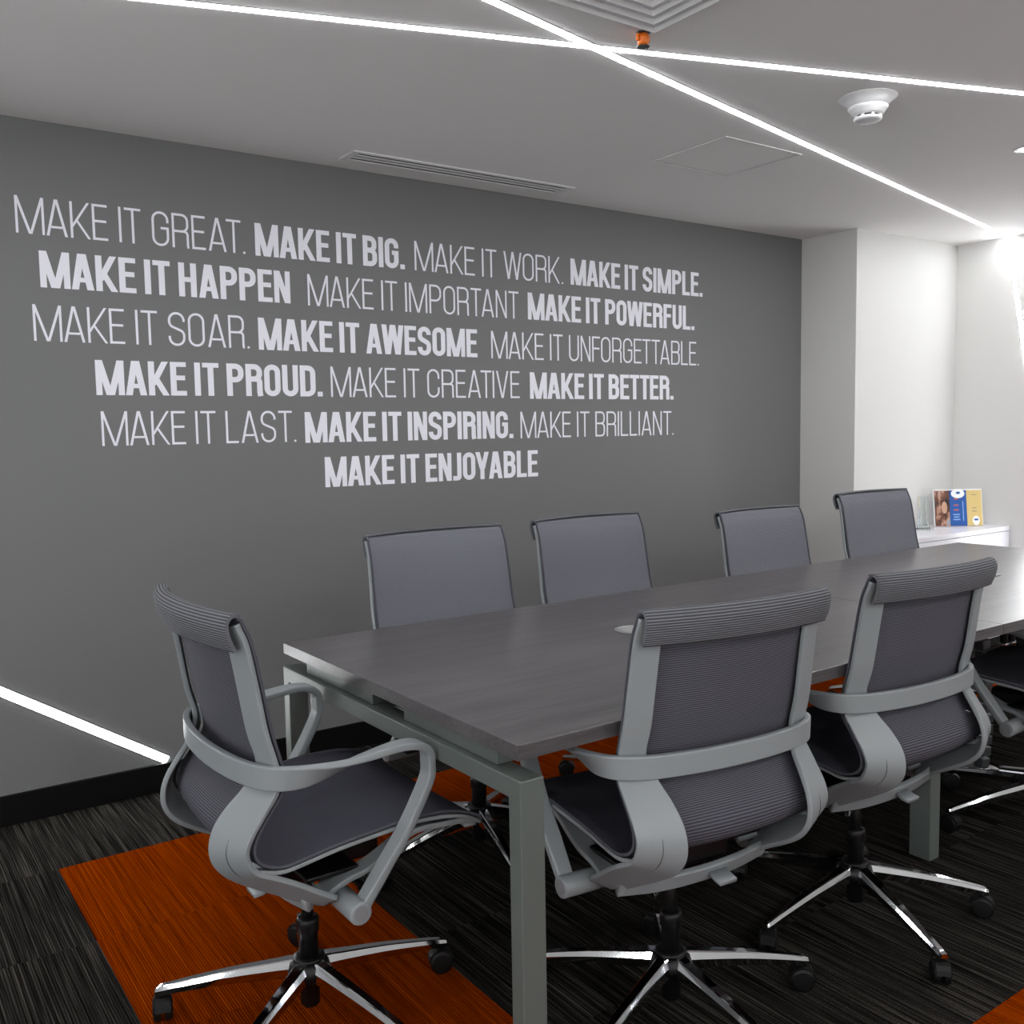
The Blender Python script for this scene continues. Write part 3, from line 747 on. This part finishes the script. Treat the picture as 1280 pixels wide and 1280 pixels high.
def make_chair():
    root = empty('task_chair')
    P = M['plastic']
    # ---- sling
    bp = sling(EDGE_BACK, lambda f: .221 + .013 * f, lambda f: .034 - .018 * f * f, M['mesh_rear_shaded'], 'backrest', root)
    sp_ = sling(EDGE_SEAT, lambda f: .234 + .006 * math.sin(f * PI * .9) - (.0 if f < .8 else .9 * (f - .8) ** 2), lambda f: .016 * (1 - f) ** 2 + .008 * math.sin(f * PI), M['mesh_seat'], 'seat', root)
    for s in (-1, 1):
        bm = bmesh.new()
        N = len(sp_)
        line = [(s * (.222 + .013 * i / len(bp)), y, z) for i, (y, z) in enumerate(bp)]
        line += [(s * (.235 + .006 * math.sin(i / N * PI * .9) - (0 if i / N < .8 else .9 * (i / N - .8) ** 2)), y, z) for i, (y, z) in enumerate(sp_)][1:]
        add_tube(bm, line, 0.0034, 8); link('piping', bm, M['piping'], root, True)
    # ---- ribbed roll over the top
    prof = catmull([(-.1985, .9345), (-.206, .9365), (-.214, .934), (-.2195, .922), (-.2155, .900), (-.206, .877)], 4)
    inner = []
    for i, (y, z) in enumerate(prof):
        a, b = prof[max(i - 1, 0)], prof[min(i + 1, len(prof) - 1)]
        t = Vector((b[0] - a[0], b[1] - a[1])).normalized(); inner.append((y + t.y * .006, z - t.x * .006))
    bm = bmesh.new(); uvl = bm.loops.layers.uv.new('uv'); K = 22; L_ = []; sacc = [0]
    for i in range(1, len(prof)): sacc.append(sacc[-1] + math.hypot(prof[i][0] - prof[i - 1][0], prof[i][1] - prof[i - 1][1]))
    loop = [(p, q) for p, q in zip(prof, sacc)] + [(p, q) for p, q in zip(inner[::-1], sacc[::-1])]
    for k in range(K + 1):
        u = -1 + 2 * k / K
        L_.append([(bm.verts.new((u * (.227 - (.001 if z < .885 else 0)), y - .034 * (1 - u * u), z + .002 * (1 - u * u))), (u * .233, q)) for (y, z), q in loop])
    n = len(loop)
    for a, b in zip(L_, L_[1:]):
        for i in range(n):
            j = (i + 1) % n
            f = bm.faces.new((a[i][0], a[j][0], b[j][0], b[i][0])); f.smooth = True
            for l, q in zip(f.loops, (a[i][1], a[j][1], b[j][1], b[i][1])): l[uvl].uv = q
    h = len(prof)
    for L in (L_[0], L_[-1]):
        for i in range(h - 1): bm.faces.new((L[i][0], L[i + 1][0], L[n - 2 - i][0], L[n - 1 - i][0]))
    link('top_roll', bm, M['mesh_roll'], root)
    # ---- side frames
    for s in (-1, 1):
        out = [(.228, -.203, .924), (.228, -.198, .910), (.229, -.187, .880), (.231, -.173, .801), (.234, -.160, .718), (.236, -.144, .655), (.237, -.142, .615), (.238, -.170, .574), (.239, -.196, .538), (.239, -.206, .512), (.239, -.201, .489), (.238, -.186, .469), (.236, -.150, .449), (.234, -.108, .424), (.230, -.066, .395), (.226, -.03, .372)]
        inn = [(.214, -.206, .921), (.182, -.211, .908), (.180, -.203, .880), (.181, -.190, .801), (.183, -.177, .718), (.184, -.162, .655), (.170, -.182, .610), (.160, -.215, .572), (.155, -.238, .538), (.153, -.246, .503), (.153, -.239, .471), (.155, -.213, .440), (.160, -.168, .410), (.165, -.122, .384), (.172, -.080, .360), (.18, -.04, .345)]
        A = catmull([(s * x, y, z) for x, y, z in out], 4); B = catmull([(s * x, y, z) for x, y, z in inn], 4)
        bm = bmesh.new(); ribbon(bm, A, B, 0.011); fr = link('side_frame', bm, P, root, True)
        # parting seam down the lower loop, proud cord
        bm = bmesh.new(); pts = []
        for a, b in list(zip(A, B))[20:58]:
            a, b = Vector(a), Vector(b); c = a.lerp(b, .5); i = A.index(tuple(a)) if tuple(a) in A else 0
            pts.append((c, i))
        seam = []
        for c, i in pts:
            t = (Vector(A[i + 1]) - Vector(A[i - 1])).normalized(); w = (Vector(B[i]) - Vector(A[i])).normalized(); nn = t.cross(w).normalized()
            if nn.y > 0 if abs(nn.y) > .4 else nn.z > 0: nn = -nn
            seam.append(c + nn * .0060)
        add_tube(bm, seam, 0.0006, 6); link('seam', bm, M['black_plastic'], fr, True)
        # ---- seat rail
        rail = [(.236, -.186, .470), (.236, -.150, .460), (.237, -.118, .460), (.239, -.028, .473), (.241, .071, .481), (.241, .123, .484), (.240, .200, .478), (.236, .258, .462), (.226, .298, .438)]
        A = catmull([(s * x, y, z) for x, y, z in rail], 4); B = [(x - s * .020, y, z - .002) for x, y, z in A]
        bm = bmesh.new(); ribbon(bm, A, B, 0.008, 12); link('seat_rail', bm, P, root, True)
        # ---- front support fork
        sup = [(.205, -.045, .368), (.206, 0, .388), (.207, .045, .398), (.208, .085, .418), (.210, .12, .440), (.212, .160, .452), (.214, .205, .450), (.216, .255, .447), (.216, .292, .436)]
        A = catmull([(s * x, y, z) for x, y, z in sup], 4)
        W_ = [.055 - .033 * min(1, i / (len(A) * .7)) for i in range(len(A))]
        B = [(x - s * w, y, z - .001) for (x, y, z), w in zip(A, W_)]
        bm = bmesh.new(); ribbon(bm, A, B, 0.012, 12); link('seat_support', bm, P, root, True)
    bm = bmesh.new(); fl = catmull([(-.212, .296, .432), (-.12, .304, .430), (0, .306, .428), (.12, .304, .430), (.212, .296, .432)], 4)
    ribbon(bm, fl, [(x, y - .03, z + .002) for x, y, z in fl], 0.009, 12); link('front_rail', bm, P, root, True)
    # ---- one-piece arms and back hoop : (x, y, z, tilt of wide axis from lateral to vertical, half width, half thickness)
    R_ = [(.264, -.010, .352, 0, .016, .012), (.264, .012, .378, 0, .0175, .010), (.264, .050, .428, 0, .019, .0085), (.264, .092, .482, 0, .019, .008), (.264, .126, .536, 0, .019, .008),
          (.264, .150, .582, 0, .019, .008), (.264, .152, .610, 0, .019, .008), (.264, .150, .634, 0, .019, .008), (.264, .132, .648, 0, .019, .008), (.264, .106, .654, 0, .019, .0075),
          (.264, .070, .6535, 4, .0185, .0075), (.264, .020, .648, 12, .0165, .0075), (.265, -.030, .643, 30, .018, .007), (.266, -.075, .6395, 56, .020, .007),
          (.262, -.112, .638, 76, .0215, .007), (.246, -.146, .638, 86, .0225, .007), (.214, -.170, .638, 90, .0225, .007), (.160, -.187, .638, 90, .0225, .007), (.085, -.198, .638, 90, .0225, .007), (0, -.202, .638, 90, .0225, .007)]
    full = R_ + [(-x, y, z, a, w, t) for x, y, z, a, w, t in R_[-2::-1]]
    full = catmull(full, 4); rings = []; N = len(full)
    for i, (x, y, z, a, hw, ht) in enumerate(full):
        p0, p1 = Vector(full[max(i - 1, 0)][:3]), Vector(full[min(i + 1, N - 1)][:3]); t = (p1 - p0).normalized()
        half = i < N / 2
        up = Vector((0, 0, 1)); latv = Vector((1, 0, 0)) if half else Vector((1, 0, 0))
        aa = math.radians(a)
        # wide axis: lateral -> vertical; keep perpendicular to the path
        w = latv * math.cos(aa) + (up * (1 if half else -1)) * math.sin(aa)
        w = (w - t * w.dot(t)).normalized()
        if not half and a > 45: w = -w; w = -w
        n = t.cross(w).normalized()
        rings.append(section(Vector((x, y, z)), w, n, hw, ht, 16, 5))
    # keep ring orientation continuous
    for i in range(1, len(rings)):
        r0, r = rings[i - 1], rings[i]; K = len(r)
        best = min(((sum((r[(j + o) % K] - r0[j]).length for j in range(K)), o, 0) for o in range(K)))
        rr = r[::-1]; best2 = min(((sum((rr[(j + o) % K] - r0[j]).length for j in range(K)), o, 1) for o in range(K)))
        b_ = min(best, best2); src = rr if b_[2] else r; rings[i] = [src[(j + b_[1]) % K] for j in range(K)]
    bm = bmesh.new(); add_loft(bm, rings); link('armrest_hoop', bm, P, root, True)
    for s in (-1, 1):
        bm = bmesh.new()
        prof = [(0.016, .186), (0.0225, .188), (0.0225, .280), (0.021, .2835), (0.017, .2835)]
        add_lathe(bm, [(r, s * x) for r, x in prof], 28, (0, -.010, .357), 'x'); pv = link('arm_pivot', bm, P, root, True)
        bm = bmesh.new(); add_lathe(bm, [(0.0145, s * .2836), (0.0145, s * .2848), (0.002, s * .2848)], 24, (0, -.010, .357), 'x'); link('pivot_cap', bm, M['ring_grey'], pv)
    # ---- crossbar, levers, mechanism
    bm = bmesh.new(); ribbon(bm, catmull([(-.19, -.085, .378), (-.10, -.098, .372), (0, -.102, .370), (.10, -.098, .372), (.19, -.085, .378)], 4),
                             catmull([(-.19, -.070, .345), (-.10, -.083, .338), (0, -.087, .336), (.10, -.083, .338), (.19, -.070, .345)], 4), 0.014, 12); link('crossbar', bm, P, root, True)
    bm = bmesh.new(); ribbon(bm, [(.02, -.098, .352), (.02, -.118, .344), (.02, -.136, .342)], [(.066, -.098, .352), (.066, -.118, .344), (.064, -.136, .342)], 0.009, 12); link('lever', bm, P, root, True)
    bm = bmesh.new(); add_lathe(bm, [(0.010, 0), (0.011, -.02), (0.015, -.04), (0.012, -.043)], 16, (0, 0, 0)); kn = link('tension_knob', bm, M['chrome'], root, True); kn.location = (-.055, -.03, .325); kn.rotation_euler = (.5, 0, 0)
    bm = bmesh.new(); add_box(bm, -.09, .09, -.085, .13, .365, .425, bev=.012); add_box(bm, -.05, .05, -.06, .07, .325, .37, bev=.01); link('mechanism', bm, M['black_plastic'], root)
    bm = bmesh.new(); add_box(bm, -.185, .185, -.075, .035, .395, .405, bev=.003); link('underseat_tray', bm, M['black_plastic'], root)
    bm = bmesh.new(); add_tube(bm, [(.09, .02, .375), (.17, .03, .372), (.215, .035, .370)], .005, 8); add_box(bm, .205, .25, .02, .05, .364, .372, bev=.002); link('height_lever', bm, M['black_plastic'], root)
    # ---- gas lift
    bm = bmesh.new(); add_lathe(bm, [(.0125, .185), (.0125, .345)], 20); link('gas_piston', bm, M['black_plastic'], root, True)
    bm = bmesh.new(); add_lathe(bm, [(.018, .038), (.0205, .042), (.0205, .200), (.024, .202), (.024, .226), (.021, .232), (.015, .234)], 24); link('gas_cylinder', bm, M['black_plastic'], root, True)
    # ---- star base
    base = link('base_hub', (lambda b: (add_lathe(b, [(.022, .096), (.044, .100), (.046, .118), (.040, .137), (.030, .141), (.022, .141)], 40), b)[1])(bmesh.new()), M['black_plastic'], root, True)
    bm = bmesh.new(); add_lathe(bm, [(.0205, .1405), (.034, .1405), (.033, .146), (.0215, .148)], 28); link('hub_cover', bm, M['black_plastic'], root, True)
    leg_me = stem_me = cas_me = None
    for k in range(5):
        a = math.radians(72 * k)
        if leg_me is None:
            bm = bmesh.new(); rings = []
            st = catmull([(.018, .124, .0190, .0190), (.045, .121, .0180, .0185), (.080, .116, .0165, .0165), (.18, .100, .0140, .0135), (.28, .079, .0115, .0105), (.322, .069, .0105, .0095), (.334, .066, .009, .0075)], 4)
            for i, (x, z, hw, hh) in enumerate(st):
                # faceted section: flat inset top, flared sides, open darker underside
                rings.append([Vector((x, y * hw, z + q * hh)) for y, q in ((-1, -1), (-1.02, .1), (-.72, .86), (-.55, 1), (.55, 1), (.72, .86), (1.02, .1), (1, -1), (.6, -.8), (-.6, -.8))])
            add_loft(bm, rings); lg = link('leg', bm, M['chrome'], root); leg_me = lg.data
            for p in leg_me.polygons: p.use_smooth = False
        else: lg = link('leg', leg_me, None, root)
        lg.rotation_euler = (0, 0, a)
        if cas_me is None:
            bm = bmesh.new()
            for s in (-1, 1): add_lathe(bm, [(.018, s * .004), (.0255, s * .005), (.0265, s * .009), (.0262, s * .017), (.021, s * .020), (.008, s * .021)], 28, (.012, 0, .0265), 'x')
            for v in bm.verts: v.co = Vector((v.co.x, v.co.y, v.co.z))
            # hood and stem
            rings = []
            for i in range(9):
                an = PI * (.05 + .9 * i / 8); rings.append([Vector((x + .0, .030 * math.cos(an) - .0, .0265 + .030 * math.sin(an))) for x in (-.003, .027)] + [Vector((x, .026 * math.cos(an), .0265 + .026 * math.sin(an))) for x in (.027, -.003)])
            add_loft(bm, rings)
            for v in bm.verts: v.co.x -= .012
            add_lathe(bm, [(.007, .052), (.007, .066)], 12, (0, 0, 0))
            c = link('caster', bm, M['rubber'], lg); cas_me = c.data
        else: c = link('caster', cas_me, None, lg)
        c.location = (.322, 0, 0); c.rotation_euler = (0, 0, (1.2, -.8, .4, 2.2, -2.0)[k])
    for c in root.children:
        if c.name.split('.')[0] in ('gas_piston', 'gas_cylinder', 'base_hub', 'hub_cover', 'leg'): c.location.y += 0.0
    return root

G = 'grey mesh task chairs around the meeting table'
# x, y, heading (deg, 0 faces +y), scale, star angle (deg), label
CHAIRS = [
    ((0.769, 1.866), -90, (1, 1, 1), -1, 'grey mesh task chair alone at the near end of the table, left of the others'),
    ((1.402, 1.420), -7, (.985, 1, .992), -20, 'nearest grey mesh task chair seen from behind at the front side of the table'),
    ((2.078, 1.440), -3, (.985, 1, .985), -38.7, 'second grey mesh task chair from behind, right of the nearest one'),
    ((3.040, 1.436), 3, (1, 1, 1), 12, 'grey task chair cut off by the right edge of the picture, only one arm shown'),
    ((1.515, 2.335), 180, (1.07, 1.04, 1.014), 40, 'first grey mesh task chair from the left on the wall side of the table'),
    ((2.125, 2.335), 180, (1.03, 1.04, 1.016), 20, 'second grey mesh task chair from the left on the wall side'),
    ((3.015, 2.335), 180, (1.06, 1.04, 0.985), 55, 'third grey mesh task chair on the wall side, before the end of the grey wall'),
    ((3.768, 2.335), 180, (1.12, 1.04, 1.018), 41, 'fourth and farthest grey mesh task chair on the wall side, before the white pillar'),
]
proto = make_chair()
STAR = ('leg', 'base_hub')
for i, ((x, y), h, sc, phi, lab) in enumerate(CHAIRS):
    o = proto if i == 0 else copy_tree(proto)
    o.location = (x, y, 0); o.rotation_euler = (0, 0, math.radians(h)); o.scale = sc
    tag(o, lab, 'chair', G)
    for k, lg in enumerate([c for c in o.children if c.name.split('.')[0] == 'leg']):
        lg.rotation_euler = (0, 0, math.radians(phi - h + 72 * k))
